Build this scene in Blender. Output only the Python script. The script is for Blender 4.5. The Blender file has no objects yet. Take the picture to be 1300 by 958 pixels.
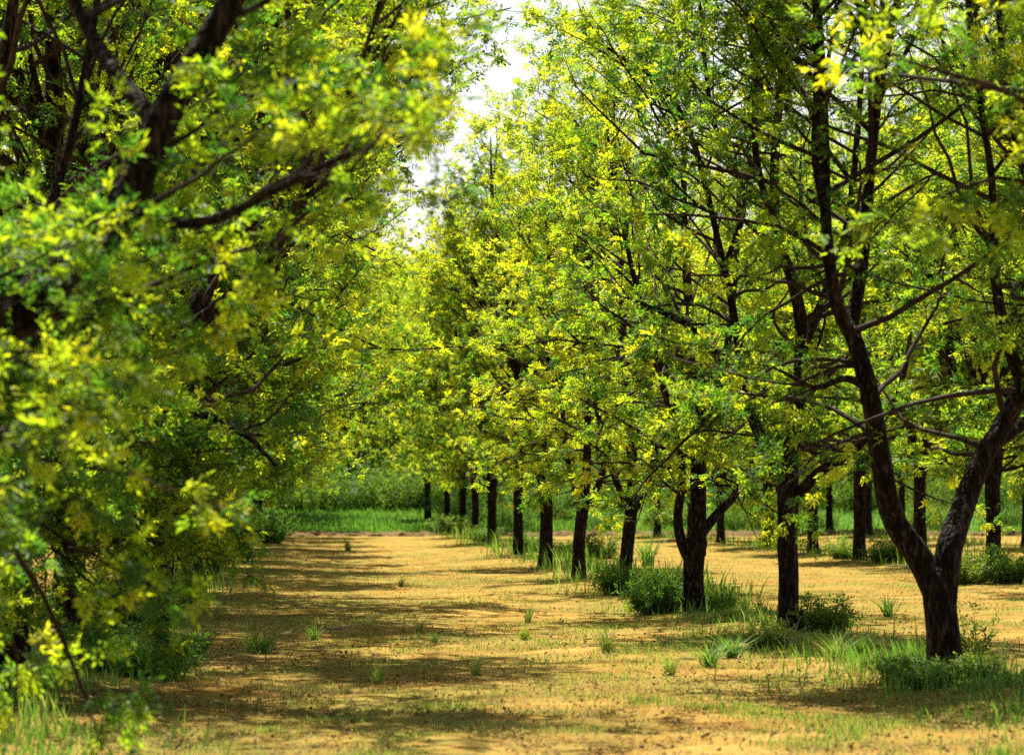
import bpy, math
import numpy as np
from mathutils import Vector

C = bpy.data.collections.new("orchard"); bpy.context.scene.collection.children.link(C)
scene = bpy.context.scene
RAD = math.radians

# ------------------------------------------------------------------ camera
FPX = 4078.0; CX, CY = 650.0, 434.0; CAMZ = 1.7
YAW, PITCH = RAD(3.68), RAD(2.75)
cd = bpy.data.cameras.new("camera"); cam = bpy.data.objects.new("camera", cd)
scene.collection.objects.link(cam); scene.camera = cam
cam.location = (0, 0, CAMZ); cam.rotation_euler = (RAD(90) + PITCH, 0, -YAW)
cd.sensor_width = 36.0; cd.lens = 36.0 * FPX / 1300.0
cd.shift_y = -45.0 / 1300.0
cd.clip_start = 0.5; cd.clip_end = 4000
cd.dof.use_dof = True; cd.dof.focus_distance = 44.0; cd.dof.aperture_fstop = 3.0

FW = np.array([math.sin(YAW) * math.cos(PITCH), math.cos(YAW) * math.cos(PITCH), math.sin(PITCH)])
RT = np.array([math.cos(YAW), -math.sin(YAW), 0.0]); UP = np.cross(RT, FW)
def ray(px, py): return FW * FPX + RT * (px - CX) - UP * (py - CY)
def at_y(px, py, Y):
    r = ray(px, py); return np.array([0, 0, CAMZ]) + r * (Y / r[1])
def on_ground(px, py):
    r = ray(px, py); return np.array([0, 0, CAMZ]) + r * (-CAMZ / r[2])

# ------------------------------------------------------------------ terrain
def smooth(a, b, v):
    t = np.clip((v - a) / (b - a), 0, 1); return t * t * (3 - 2 * t)
def hgt(x, y):
    x = np.asarray(x, float); y = np.asarray(y, float)
    h = .022 * np.sin(x * 1.3 + y * .17) * np.cos(y * .45 + x * .2) + .012 * np.sin(x * 3.1 + 1) * np.sin(y * 1.9)
    for rx in (-2.6, 5.9, 14.4, 23.0, 31.6, -11.3):        # low mounds along the tree rows
        h = h + .07 * np.exp(-((x - rx) / .9) ** 2)
    return h * (1 - smooth(134, 142, y)) + .15 * smooth(137, 143, y) + 1.0 * smooth(143, 184, y)

# ------------------------------------------------------------------ meshes
def mk_mesh(name, V, quads=None, tris=None, qmat=None, tmat=None, attrs=None, smooth_shade=False):
    me = bpy.data.meshes.new(name); V = np.asarray(V, np.float32)
    quads = np.zeros((0, 4), np.int32) if quads is None else np.asarray(quads, np.int32)
    tris = np.zeros((0, 3), np.int32) if tris is None else np.asarray(tris, np.int32)
    me.vertices.add(len(V)); me.vertices.foreach_set("co", V.ravel())
    nq, nt = len(quads), len(tris)
    me.loops.add(nq * 4 + nt * 3)
    me.loops.foreach_set("vertex_index", np.concatenate([quads.ravel(), tris.ravel()]).astype(np.int32))
    me.polygons.add(nq + nt)
    me.polygons.foreach_set("loop_start", np.concatenate([np.arange(nq) * 4, nq * 4 + np.arange(nt) * 3]).astype(np.int32))
    if qmat is not None or tmat is not None:
        mi = np.zeros(nq + nt, np.int32)
        if qmat is not None: mi[:nq] = qmat
        if tmat is not None: mi[nq:] = tmat
        me.polygons.foreach_set("material_index", mi)
    sm = np.zeros(nq + nt, bool); sm[:nq] = smooth_shade
    me.polygons.foreach_set("use_smooth", sm)
    if attrs is not None:
        a = me.attributes.new("tone", 'FLOAT', 'FACE')
        d = np.zeros(nq + nt, np.float32); d[nq:] = attrs
        a.data.foreach_set("value", d)
    me.update(calc_edges=True)
    return me

def obj(name, me, mats, parent=None, loc=(0, 0, 0)):
    o = bpy.data.objects.new(name, me); C.objects.link(o)
    for m in mats: me.materials.append(m)
    o.parent = parent; o.location = loc
    return o

def tag(o, label=None, cat=None, group=None, kind=None):
    if label: o["label"] = label
    if cat: o["category"] = cat
    if group: o["group"] = group
    if kind: o["kind"] = kind
    return o

def nrm(a): return a / np.maximum(np.linalg.norm(a, axis=-1, keepdims=True), 1e-9)

def tubes(P, R, s, rough=0.0, rng=None):
    """P[N,n,3], R[N,n] -> verts, quads of N open tubes"""
    N, n, _ = P.shape
    T = nrm(np.gradient(P, axis=1))
    mean = nrm(P[:, -1] - P[:, 0])
    ref = np.where(np.abs(mean[:, 2:3]) < .7, np.array([[0, 0, 1.0]]), np.array([[1.0, .2, 0]]))[:, None, :]
    U = nrm(np.cross(T, np.broadcast_to(ref, T.shape))); W = np.cross(T, U)
    a = np.arange(s) / s * 2 * math.pi
    Rr = R[:, :, None] * np.ones(s)
    if rough and rng is not None:
        ph = rng.uniform(0, 6.28, (N, 1, 6)); z = np.arange(n)[None, :, None]
        for k, fq in enumerate((2, 3, 5, 7)):
            Rr = Rr * (1 + rough * np.sin(fq * a[None, None, :] + ph[:, :, k:k + 1] + z * (.23 * k + .15)) / (1 + k * .4))
        Rr = Rr * (1 + rough * .6 * rng.normal(0, 1, (N, n, s)) * .5)
    V = P[:, :, None, :] + Rr[..., None] * (np.cos(a)[None, None, :, None] * U[:, :, None, :] + np.sin(a)[None, None, :, None] * W[:, :, None, :])
    base = (np.arange(N) * n * s)[:, None, None]
    i = np.arange(n - 1)[None, :, None] * s; j = np.arange(s)[None, None, :]; j2 = (j + 1) % s
    Q = np.stack([base + i + j, base + i + j2, base + i + s + j2, base + i + s + j], -1).reshape(-1, 4)
    return V.reshape(-1, 3), Q

def resample(poly, step=.22):
    """Catmull-Rom through (x,y,z,r) nodes, evenly resampled"""
    p = np.asarray(poly, float); p = np.vstack([2 * p[0] - p[1], p, 2 * p[-1] - p[-2]])
    out = []
    for k in range(1, len(p) - 2):
        t = np.linspace(0, 1, 12, endpoint=False)[:, None]
        a, b, c, d = p[k - 1], p[k], p[k + 1], p[k + 2]
        out.append(.5 * ((2 * b) + (-a + c) * t + (2 * a - 5 * b + 4 * c - d) * t ** 2 + (-a + 3 * b - 3 * c + d) * t ** 3))
    out = np.vstack(out + [p[-2][None]]); out[:, 3] = np.maximum(out[:, 3], .004)
    s = np.concatenate([[0], np.cumsum(np.linalg.norm(np.diff(out[:, :3], axis=0), axis=1))])
    m = max(4, int(s[-1] / step)); q = np.linspace(0, s[-1], m)
    return np.stack([np.interp(q, s, out[:, k]) for k in range(4)], 1)

class Acc:
    def __init__(s): s.V = []; s.Q = []; s.n = 0
    def add(s, V, Q): s.V.append(V); s.Q.append(Q + s.n); s.n += len(V)
    def mesh(s, name, sm=True): return mk_mesh(name, np.vstack(s.V), np.vstack(s.Q), smooth_shade=sm)

# ------------------------------------------------------------------ materials
def mat(name):
    m = bpy.data.materials.new(name); m.use_nodes = True; m.node_tree.nodes.clear(); return m, m.node_tree.nodes, m.node_tree.links

def ramp(N, stops):
    r = N.new('ShaderNodeValToRGB'); e = r.color_ramp.elements
    while len(e) < len(stops): e.new(.5)
    for k, (p, c) in enumerate(stops): e[k].position = p; e[k].color = (*c, 1)
    return r

def leaf_material(name, dif, tra, tw=.55, gloss=.05):
    m, N, L = mat(name)
    at = N.new('ShaderNodeAttribute'); at.attribute_name = "tone"
    oi = N.new('ShaderNodeObjectInfo')
    mr = N.new('ShaderNodeMapRange'); mr.inputs['To Min'].default_value = -.1; mr.inputs['To Max'].default_value = .1
    L.new(oi.outputs['Random'], mr.inputs['Value'])
    ad = N.new('ShaderNodeMath'); ad.operation = 'ADD'; L.new(at.outputs['Fac'], ad.inputs[0]); L.new(mr.outputs[0], ad.inputs[1])
    r1 = ramp(N, dif); r2 = ramp(N, tra); L.new(ad.outputs[0], r1.inputs[0]); L.new(ad.outputs[0], r2.inputs[0])
    d = N.new('ShaderNodeBsdfDiffuse'); t = N.new('ShaderNodeBsdfTranslucent'); g = N.new('ShaderNodeBsdfGlossy')
    g.inputs['Roughness'].default_value = .55; g.inputs['Color'].default_value = (.9, .95, .85, 1)
    L.new(r1.outputs[0], d.inputs[0]); L.new(r2.outputs[0], t.inputs[0])
    m1 = N.new('ShaderNodeMixShader'); m1.inputs[0].default_value = tw; L.new(d.outputs[0], m1.inputs[1]); L.new(t.outputs[0], m1.inputs[2])
    m2 = N.new('ShaderNodeMixShader'); m2.inputs[0].default_value = gloss; L.new(m1.outputs[0], m2.inputs[1]); L.new(g.outputs[0], m2.inputs[2])
    o = N.new('ShaderNodeOutputMaterial'); L.new(m2.outputs[0], o.inputs[0])
    return m

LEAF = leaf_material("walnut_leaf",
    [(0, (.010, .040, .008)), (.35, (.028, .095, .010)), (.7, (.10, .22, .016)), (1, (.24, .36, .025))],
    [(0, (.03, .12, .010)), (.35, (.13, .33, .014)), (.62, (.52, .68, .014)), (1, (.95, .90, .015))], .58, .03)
WEED = leaf_material("weed_leaf",
    [(0, (.02, .06, .01)), (.5, (.07, .15, .016)), (1, (.24, .28, .03))],
    [(0, (.05, .16, .01)), (.5, (.16, .34, .015)), (1, (.45, .50, .03))], .4, .03)
GRASS = leaf_material("grass_blade",
    [(0, (.03, .09, .02)), (.5, (.10, .20, .03)), (.8, (.25, .30, .06)), (1, (.45, .36, .15))],
    [(0, (.06, .22, .02)), (.5, (.20, .42, .03)), (.8, (.45, .50, .07)), (1, (.5, .40, .15))], .4, .02)

def bark_material():
    m, N, L = mat("bark")
    tc = N.new('ShaderNodeTexCoord'); mp = N.new('ShaderNodeMapping'); mp.inputs['Scale'].default_value = (1, 1, .28)
    L.new(tc.outputs['Object'], mp.inputs[0])
    n1 = N.new('ShaderNodeTexNoise'); n1.inputs['Scale'].default_value = 26; n1.inputs['Detail'].default_value = 6; L.new(mp.outputs[0], n1.inputs[0])
    v = N.new('ShaderNodeTexVoronoi'); v.inputs['Scale'].default_value = 34; L.new(mp.outputs[0], v.inputs[0])
    n2 = N.new('ShaderNodeTexNoise'); n2.inputs['Scale'].default_value = 9; n2.inputs['Detail'].default_value = 4; L.new(tc.outputs['Object'], n2.inputs[0])
    r = ramp(N, [(.36, (.004, .0025, .0015)), (.52, (.015, .009, .006)), (.72, (.085, .058, .042))]); L.new(n1.outputs[0], r.inputs[0])
    r2 = ramp(N, [(.62, (0, 0, 0)), (.72, (.5, .5, .5))]); L.new(n2.outputs[0], r2.inputs[0])
    mx = N.new('ShaderNodeMixRGB'); L.new(r2.outputs[0], mx.inputs[0]); L.new(r.outputs[0], mx.inputs[1]); mx.inputs[2].default_value = (.14, .10, .08, 1)
    ad = N.new('ShaderNodeMath'); ad.operation = 'ADD'; L.new(n1.outputs[0], ad.inputs[0]); L.new(v.outputs['Distance'], ad.inputs[1])
    b = N.new('ShaderNodeBump'); b.inputs['Strength'].default_value = 1.0; b.inputs['Distance'].default_value = .05; L.new(ad.outputs[0], b.inputs['Height'])
    p = N.new('ShaderNodeBsdfPrincipled'); p.inputs['Roughness'].default_value = .9; p.inputs['Specular IOR Level'].default_value = .12
    L.new(mx.outputs[0], p.inputs['Base Color']); L.new(b.outputs[0], p.inputs['Normal'])
    o = N.new('ShaderNodeOutputMaterial'); L.new(p.outputs[0], o.inputs[0]); return m
BARK = bark_material()

def plain(name, col, rough=.9, c2=None, sc=8):
    m, N, L = mat(name); p = N.new('ShaderNodeBsdfPrincipled'); p.inputs['Roughness'].default_value = rough; p.inputs['Specular IOR Level'].default_value = .12
    tc = N.new('ShaderNodeTexCoord'); n = N.new('ShaderNodeTexNoise'); n.inputs['Scale'].default_value = sc; n.inputs['Detail'].default_value = 5
    L.new(tc.outputs['Object'], n.inputs[0]); r = ramp(N, [(.35, col), (.65, c2 or tuple(c * 1.5 for c in col))]); L.new(n.outputs[0], r.inputs[0])
    L.new(r.outputs[0], p.inputs['Base Color']); o = N.new('ShaderNodeOutputMaterial'); L.new(p.outputs[0], o.inputs[0]); return m
TWIG = plain("twig_bark", (.014, .008, .006), .85, (.055, .036, .028), 14)
DEADWOOD = plain("dead_wood", (.20, .15, .11), .9, (.42, .36, .30), 20)
CLOD = plain("soil_clod", (.06, .036, .014), .95, (.17, .105, .035), 9)

def ground_material():
    m, N, L = mat("orchard_soil")
    tc = N.new('ShaderNodeTexCoord'); pos = tc.outputs['Object']
    def noise(sc, det=6, rough=.6, mp=None):
        n = N.new('ShaderNodeTexNoise'); n.inputs['Scale'].default_value = sc; n.inputs['Detail'].default_value = det; n.inputs['Roughness'].default_value = rough
        if mp is None: L.new(pos, n.inputs[0])
        else:
            q = N.new('ShaderNodeMapping'); q.inputs['Scale'].default_value = mp; L.new(pos, q.inputs[0]); L.new(q.outputs[0], n.inputs[0])
        return n
    a = noise(.9); b = noise(7, 8, .7); c = noise(.5, 6, .65, (1, .6, 1)); d = noise(45, 4, .6)
    soil = ramp(N, [(.30, (.20, .100, .022)), (.5, (.365, .205, .043)), (.72, (.49, .325, .085))]); L.new(a.outputs[0], soil.inputs[0])
    fine = ramp(N, [(.32, (.45, .42, .40)), (.52, (1, 1, 1)), (.72, (1.25, 1.22, 1.15))]); L.new(b.outputs[0], fine.inputs[0])
    mu = N.new('ShaderNodeMixRGB'); mu.blend_type = 'MULTIPLY'; mu.inputs[0].default_value = .8; L.new(soil.outputs[0], mu.inputs[1]); L.new(fine.outputs[0], mu.inputs[2])
    # thin green cover of moss and seedlings
    s2 = N.new('ShaderNodeMath'); s2.operation = 'MULTIPLY'; L.new(c.outputs[0], s2.inputs[0]); L.new(b.outputs[0], s2.inputs[1])
    gm = ramp(N, [(.21, (0, 0, 0)), (.32, (.85, .85, .85))]); L.new(s2.outputs[0], gm.inputs[0])
    mg = N.new('ShaderNodeMixRGB'); L.new(gm.outputs[0], mg.inputs[0]); L.new(mu.outputs[0], mg.inputs[1]); mg.inputs[2].default_value = (.20, .19, .035, 1)
    # meadow past the bank
    sx = N.new('ShaderNodeSeparateXYZ'); L.new(pos, sx.inputs[0])
    mr = N.new('ShaderNodeMapRange'); mr.inputs['From Min'].default_value = 139.5; mr.inputs['From Max'].default_value = 142; L.new(sx.outputs['Y'], mr.inputs['Value'])
    md = ramp(N, [(.35, (.05, .13, .02)), (.65, (.13, .22, .03))]); L.new(b.outputs[0], md.inputs[0])
    mm = N.new('ShaderNodeMixRGB'); L.new(mr.outputs[0], mm.inputs[0]); L.new(mg.outputs[0], mm.inputs[1]); L.new(md.outputs[0], mm.inputs[2])
    bp = N.new('ShaderNodeBump'); bp.inputs['Strength'].default_value = .8; bp.inputs['Distance'].default_value = .05
    ad = N.new('ShaderNodeMath'); ad.operation = 'ADD'; L.new(b.outputs[0], ad.inputs[0]); L.new(d.outputs[0], ad.inputs[1]); L.new(ad.outputs[0], bp.inputs['Height'])
    p = N.new('ShaderNodeBsdfPrincipled'); p.inputs['Roughness'].default_value = .95; p.inputs['Specular IOR Level'].default_value = .05; L.new(mm.outputs[0], p.inputs['Base Color']); L.new(bp.outputs[0], p.inputs['Normal'])
    o = N.new('ShaderNodeOutputMaterial'); L.new(p.outputs[0], o.inputs[0]); return m
SOIL = ground_material()

# ------------------------------------------------------------------ ground sheet
xs = np.concatenate([np.linspace(-1500, -40, 16)[:-1], np.arange(-40, 50, .3), np.linspace(50, 1500, 16)])
ys = np.concatenate([np.linspace(-300, 4, 8)[:-1], np.arange(4, 60, .35), np.arange(60, 200, .8), np.linspace(200, 2500, 24)])
X, Y = np.meshgrid(xs, ys); nx, ny = len(xs), len(ys)
rg = np.random.default_rng(5)
Z = hgt(X, Y) + rg.normal(0, .010, X.shape) * (np.abs(X) < 45)
ii = (np.arange(ny - 1)[:, None] * nx + np.arange(nx - 1)[None, :]).ravel()
gm_ = mk_mesh("ground", np.stack([X, Y, Z], -1).reshape(-1, 3), np.stack([ii, ii + 1, ii + 1 + nx, ii + nx], 1), smooth_shade=True)
tag(obj("ground", gm_, [SOIL]), kind="structure")

# ------------------------------------------------------------------ foliage
def leaflets(base, d, rng, tone, nl=7, L=.17, ll=.072, droop=.35):
    """compound leaves: base[M,3], unit d[M,3], tone[M] -> V, tris, tone per tri"""
    M = len(base)
    d = nrm(d + np.array([0, 0, -1]) * rng.uniform(0, droop, (M, 1)))
    up = nrm(np.array([[0, 0, 1.0]]) + rng.normal(0, .45, (M, 3)))
    s = nrm(np.cross(d, up)); up = np.cross(s, d)
    Lm = L * rng.uniform(.6, 1.15, (M, 1))
    Vs, tn = [], []
    pairs = (nl - 1) // 2
    for k in range(nl):
        if k == nl - 1: t, sd = 1.0, 0
        else: t, sd = .32 + .62 * (k // 2) / max(1, pairs - .2), (1 if k % 2 else -1)
        ang = rng.uniform(.7, 1.15, (M, 1)) * sd
        ld = nrm(d * np.cos(ang) + s * np.sin(ang) + up * rng.normal(-.12, .28, (M, 1)))
        lw = nrm(np.cross(ld, up + rng.normal(0, .3, (M, 3)))); ln = np.cross(lw, ld)
        b = base + d * Lm * t - up * Lm * .25 * t * t
        l = ll * rng.uniform(.65, 1.2, (M, 1)); w = l * .21; f = l * rng.uniform(.02, .12, (M, 1))
        mid = b + ld * l * .45
        Vs.append(np.stack([b, mid + lw * w + ln * f, b + ld * l - ln * f * .6, mid - lw * w + ln * f], 1))
        tn.append(tone + rng.normal(0, .05, M))
    V = np.stack(Vs, 1).reshape(-1, 3); n = M * nl
    o = (np.arange(n) * 4)[:, None]
    T = np.concatenate([o + [0, 1, 2], o + [0, 2, 3]], 1).reshape(-1, 3)
    tt = np.repeat(np.stack(tn, 1).reshape(-1), 2)
    return V, T, tt

def branch_paths(p0, d0, L, n, rng, up=.25, wob=.12):
    """N paths; returns P[N,n,3]"""
    N = len(p0); P = np.zeros((N, n, 3)); P[:, 0] = p0; d = nrm(d0)
    for k in range(1, n):
        d = nrm(d + rng.normal(0, wob, (N, 3)) + np.array([0, 0, up / (n - 1)]))
        P[:, k] = P[:, k - 1] + d * (L / (n - 1))[:, None]
    return P

def at_t(P, t):
    """sample N paths P[N,n,3] at t[N,m] -> pos[N,m,3], dir[N,m,3]"""
    N, n, _ = P.shape; q = np.clip(t * (n - 1), 0, n - 1.001); i = q.astype(int); f = (q - i)[..., None]
    r = np.arange(N)[:, None]; a, b = P[r, i], P[r, i + 1]
    return a * (1 - f) + b * f, nrm(b - a)

def side_dirs(d, rng, amin, amax, flat=0.0, up=0.0):
    """directions leaving unit d at angle amin..amax"""
    q = rng.normal(0, 1, d.shape); q[..., 2] *= (1 - flat)
    q = q - (q * d).sum(-1, keepdims=True) * d; q = nrm(q)
    a = rng.uniform(amin, amax, d.shape[:-1])[..., None]
    return nrm(d * np.cos(a) + q * np.sin(a) + np.array([0, 0, up]))

def grow_crown(limbs, seed, top=12.0, rmax=3.4, zmin=1.5, centre=(0, 0), step=.30, dens=1.0, lf=1.0, skirt=.62, leafscale=.78, tone0=.0, axis_pull=(0, 0), hang=1.0, skirts=14, skl=1.7, ramp_h=2.0, lowr=2.3):
    """branches, twigs and leaves along the limbs -> (branch verts/quads, leaf verts/tris, tones)"""
    rng = np.random.default_rng(seed)
    bp, bd, br = [], [], []
    for lb in limbs:
        pts = resample(lb, step / dens)
        dr = nrm(np.gradient(pts[:, :3], axis=0))
        for k in range(2, len(pts)):
            if pts[k, 2] < zmin: continue
            for _ in range(2 if (pts[k, 3] < .05 or pts[k, 2] < zmin + 2.0) else 1):
                bp.append(pts[k, :3]); bd.append(dr[k]); br.append(pts[k, 3])
    l0 = np.array(limbs[0][1][:3])
    for k in range(skirts):      # low boughs that sweep out and hang
        a = k * 2.4 + rng.normal(0, .3); q = rng.uniform(.1, .5)
        bp.append([l0[0] * .6 + math.cos(a) * q, l0[1] * .6 + math.sin(a) * q, max(zmin + .5, l0[2] - .2) + rng.uniform(-.3, 1.2)])
        bd.append([math.cos(a), math.sin(a), .3]); br.append(.028)
    nsk = skirts
    bp, bd, br = map(np.array, (bp, bd, br)); cx, cy = centre
    out = np.stack([bp[:, 0] - cx, bp[:, 1] - cy, np.zeros(len(bp))], 1)
    az = rng.uniform(0, 2 * math.pi, len(bp)); rd = np.stack([np.cos(az), np.sin(az), np.zeros(len(bp))], 1)
    if nsk: rd[-nsk:] = nrm(bd[-nsk:] * [1, 1, 0])
    h = nrm(rd * 1.0 + nrm(out) * .7 + np.array([axis_pull[0], axis_pull[1], 0]))
    zt = (bp[:, 2] - zmin) / (top - zmin)
    upw = rng.uniform(-.15, .55, len(bp)) + np.clip(zt, 0, 1) * .5
    low = np.clip(1 - (bp[:, 2] - zmin) / 2.6, 0, 1); upw = upw - low * rng.uniform(.1, .75, len(bp))
    if nsk: upw[-nsk:] = rng.uniform(-.75, .05, nsk)
    d0 = nrm(h + bd * rng.uniform(.1, .5, (len(bp), 1)) + np.array([0, 0, 1.0]) * upw[:, None])
    prof = lambda z: rmax * np.clip(skirt + (1 - skirt) * np.clip((z - zmin) / ramp_h, 0, 1), 0, 1) * np.sqrt(np.clip(1 - np.clip((z - (zmin + .30 * (top - zmin))) / (.72 * (top - zmin)), 0, 1) ** 2.0, .02, 1))
    room = prof(bp[:, 2] + .5) - (out * h).sum(-1)
    L = np.clip(room * rng.uniform(.65, 1.08, len(bp)), .35, 3.6)
    if nsk: L[-nsk:] = skl * rng.uniform(.5, 1.05, nsk); L = np.where((low > .3) & (skirt < .6), np.minimum(L, skl * 1.25 + (1 - low) * 2.5), L)
    B = branch_paths(bp, d0, L, 8, rng, up=.35, wob=.17)
    B[..., 2] -= (low * hang)[:, None] * np.linspace(0, 1, 8)[None] ** 2 * np.minimum(L, 1.5)[:, None] * .42
    B[..., 2] = np.maximum(B[..., 2], zmin * .72 + .15 * np.sin(B[..., 0] * 5))
    # boughs that would sweep low over the open ground are pruned, as an orchard's are
    ok = (np.hypot(B[..., 0] - cx, B[..., 1] - cy) < lowr + 1.15 * np.maximum(0, B[..., 2] - zmin - .2)).all(1)
    B, L, br = B[ok], L[ok], br[ok]
    r0 = np.clip(np.minimum(br * .55, .010 + .009 * L), .007, .034)
    RB = r0[:, None] * np.linspace(1, .28, 8)[None, :]
    V1, Q1 = tubes(B, RB, 5)
    # second order
    m = 8; t = np.clip(np.linspace(.18, 1.0, m)[None, :] + rng.uniform(-.05, .05, (len(B), m)), .1, .999)
    keep = rng.random((len(B), m)) < np.clip(L / 1.9, .35, 1)[:, None] * np.linspace(.5, 1.0, m)[None] * .86 * lf
    sp, sd = at_t(B, t); sdir = side_dirs(sd, rng, .5, 1.15, flat=.45, up=.12)
    sL = np.clip(L[:, None] * .38, .3, 1.05) * rng.uniform(.6, 1.2, t.shape) * (1.1 - .5 * t)
    sp, sdir, sL = sp[keep], sdir[keep], sL[keep]
    S = branch_paths(sp, sdir, sL, 5, rng, up=.15, wob=.16)
    RS = (.0075 * np.clip(sL, .5, 1.1))[:, None] * np.linspace(1, .35, 5)[None, :]
    V2, Q2 = tubes(S, RS, 3)
    # twigs, from the second order and the branch ends
    m = 5; t = np.clip(np.linspace(.3, 1.0, m)[None, :] + rng.uniform(-.06, .06, (len(S), m)), .1, .999)
    tp, td = at_t(S, t); keep = rng.random(t.shape) < .97
    tp, td = tp[keep], td[keep]; tw = side_dirs(td, rng, .3, 1.0, flat=.3, up=.25)
    tL = rng.uniform(.08, .24, len(tp))
    Tn = np.stack([tp, tp + tw * tL[:, None] * .5, tp + tw * tL[:, None] + np.array([0, 0, .02])], 1)
    V3, Q3 = tubes(Tn, np.full((len(tp), 3), .0032) * np.array([1, .8, .5]), 3)
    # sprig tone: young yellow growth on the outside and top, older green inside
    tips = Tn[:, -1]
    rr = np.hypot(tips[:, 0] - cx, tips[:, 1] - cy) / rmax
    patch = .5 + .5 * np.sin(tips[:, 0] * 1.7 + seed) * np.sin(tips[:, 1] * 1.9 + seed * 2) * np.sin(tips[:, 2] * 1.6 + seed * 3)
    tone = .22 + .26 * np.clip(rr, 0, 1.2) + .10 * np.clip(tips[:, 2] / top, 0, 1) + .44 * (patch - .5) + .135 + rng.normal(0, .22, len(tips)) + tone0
    k = 5
    lb_ = np.repeat(Tn[:, -1], k, 0) - np.repeat(tw * tL[:, None], k, 0) * rng.uniform(0, .6, (len(tips) * k, 1))
    ld = side_dirs(np.repeat(tw, k, 0), rng, .35, 1.35, flat=.35)
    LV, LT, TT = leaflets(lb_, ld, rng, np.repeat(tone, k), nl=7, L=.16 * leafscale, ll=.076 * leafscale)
    n1, n2 = len(V1), len(V1) + len(V2)
    WV = np.vstack([V1, V2, V3]); WQ = np.vstack([Q1, Q2 + n1, Q3 + n2])
    return WV, WQ, LV, LT, np.clip(TT, 0, 1)

def crown_mesh(limbs, seed, **kw):
    WV, WQ, LV, LT, TT = grow_crown(limbs, seed, **kw)
    return mk_mesh("crown", np.vstack([WV, LV]), WQ, LT + len(WV), qmat=1, tmat=0, attrs=TT, smooth_shade=True)

def limb_mesh(limbs, sides=10, rough=.035, seed=0):
    rng = np.random.default_rng(seed); A = Acc()
    for lb in limbs:
        p = resample(lb, .14); A.add(*tubes(p[None, :, :3], p[None, :, 3], sides, rough, rng))
    return A.mesh("limb")

def random_limbs(seed, fork=1.9, r0=.17, n=3, top=11.5, spread=1.0, lean=(0, 0)):
    """groups of polylines: each main limb with its own forks"""
    rng = np.random.default_rng(seed * 7 + 1); groups = []
    a0 = rng.uniform(0, 6.28)
    for k in range(n):
        a = a0 + k * 2 * math.pi / n + rng.normal(0, .3)
        rr = r0 * rng.uniform(.62, .82); hgt_ = top * rng.uniform(.85, 1.0)
        out = spread * rng.uniform(1.1, 2.0)
        dx, dy = math.cos(a), math.sin(a); pts = []
        m = 7; z0 = fork - .35 + rng.uniform(0, .25)
        for j in range(m):
            t = j / (m - 1); z = z0 + (hgt_ - z0) * t
            o = out * (1 - (1 - t) ** 1.7) + rng.normal(0, .10) * (j > 0)
            pts.append((dx * o + lean[0] * t, dy * o + lean[1] * t, z, rr * (1 - t) ** .8 + .012))
        g = [pts]
        for q in range(rng.integers(2, 4)):
            j = rng.integers(1, 4); b = np.array(pts[j]); aa = a + rng.uniform(-1.3, 1.3); ux, uy = math.cos(aa), math.sin(aa)
            LL = rng.uniform(2.6, 4.8); sub = []
            for i in range(5):
                t = i / 4; sub.append((b[0] + ux * LL * .42 * t, b[1] + uy * LL * .42 * t, b[2] + LL * (.62 * t + .22 * t * t) + (0 if i else -.05), b[3] * .62 * (1 - t) ** .8 + .010))
            g.append(sub)
        groups.append(g)
    return groups

def trunk_mesh(pts, sides=20, seed=1, flare=1.55):
    p = resample(pts, .07); z = p[:, 2] - p[0, 2]
    p[:, 3] *= 1 + (flare - 1) * np.exp(-np.maximum(z - .15, 0) / .22)
    # rounded top, sunk among the limbs
    e = p[-1].copy(); cap = []
    for k in range(1, 5):
        q = e.copy(); q[:3] += (p[-1, :3] - p[-4, :3]) / np.linalg.norm(p[-1, :3] - p[-4, :3]) * e[3] * math.sin(k / 4 * 1.5); q[3] = max(.004, e[3] * math.cos(k / 4 * 1.55)); cap.append(q)
    p = np.vstack([p, cap]); A = Acc(); rng = np.random.default_rng(seed)
    A.add(*tubes(p[None, :, :3], p[None, :, 3], sides, .03, rng)); return A.mesh("trunk")

def make_tree(name, loc, trunk_pts, groups, crown_kw, seed):
    e = bpy.data.objects.new(name, None); C.objects.link(e); e.location = loc
    obj("trunk", trunk_mesh(trunk_pts, seed=seed), [BARK], e)
    for k, g in enumerate(groups): obj("limb", limb_mesh(g, seed=seed + k), [BARK], e)
    flat = [lb for g in groups for lb in g]
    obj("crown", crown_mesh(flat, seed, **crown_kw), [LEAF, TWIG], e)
    return e

def copy_tree(src, loc, rz=0, sc=1.0, name=None):
    r = src.copy(); C.objects.link(r); r.location = loc; r.rotation_euler = (0, 0, rz); r.scale = (sc, sc, sc)
    for k in ("label", "group"):
        if k in r: del r[k]
    for ch in list(src.children):
        c = ch.copy(); C.objects.link(c); c.parent = r
    return r

# ------------------------------------------------------------------ tree prototypes
def generic(seed, fork, r0, n, top, rmax, zmin, lean=(0, 0), centre=(0, 0), **kw):
    g = random_limbs(seed, fork, r0, n, top, spread=rmax / 3.3, lean=lean)
    tp = [(0, 0, -.25, r0 * 1.08), (.01, 0, .5, r0), (.02, .01, fork * .6, r0 * .95), (0, 0, fork, r0 * .98)]
    return make_tree("walnut_tree", (0, 0, 0), tp, g, dict(top=top + .6, rmax=rmax, zmin=zmin, centre=centre, **kw), seed)

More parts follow.
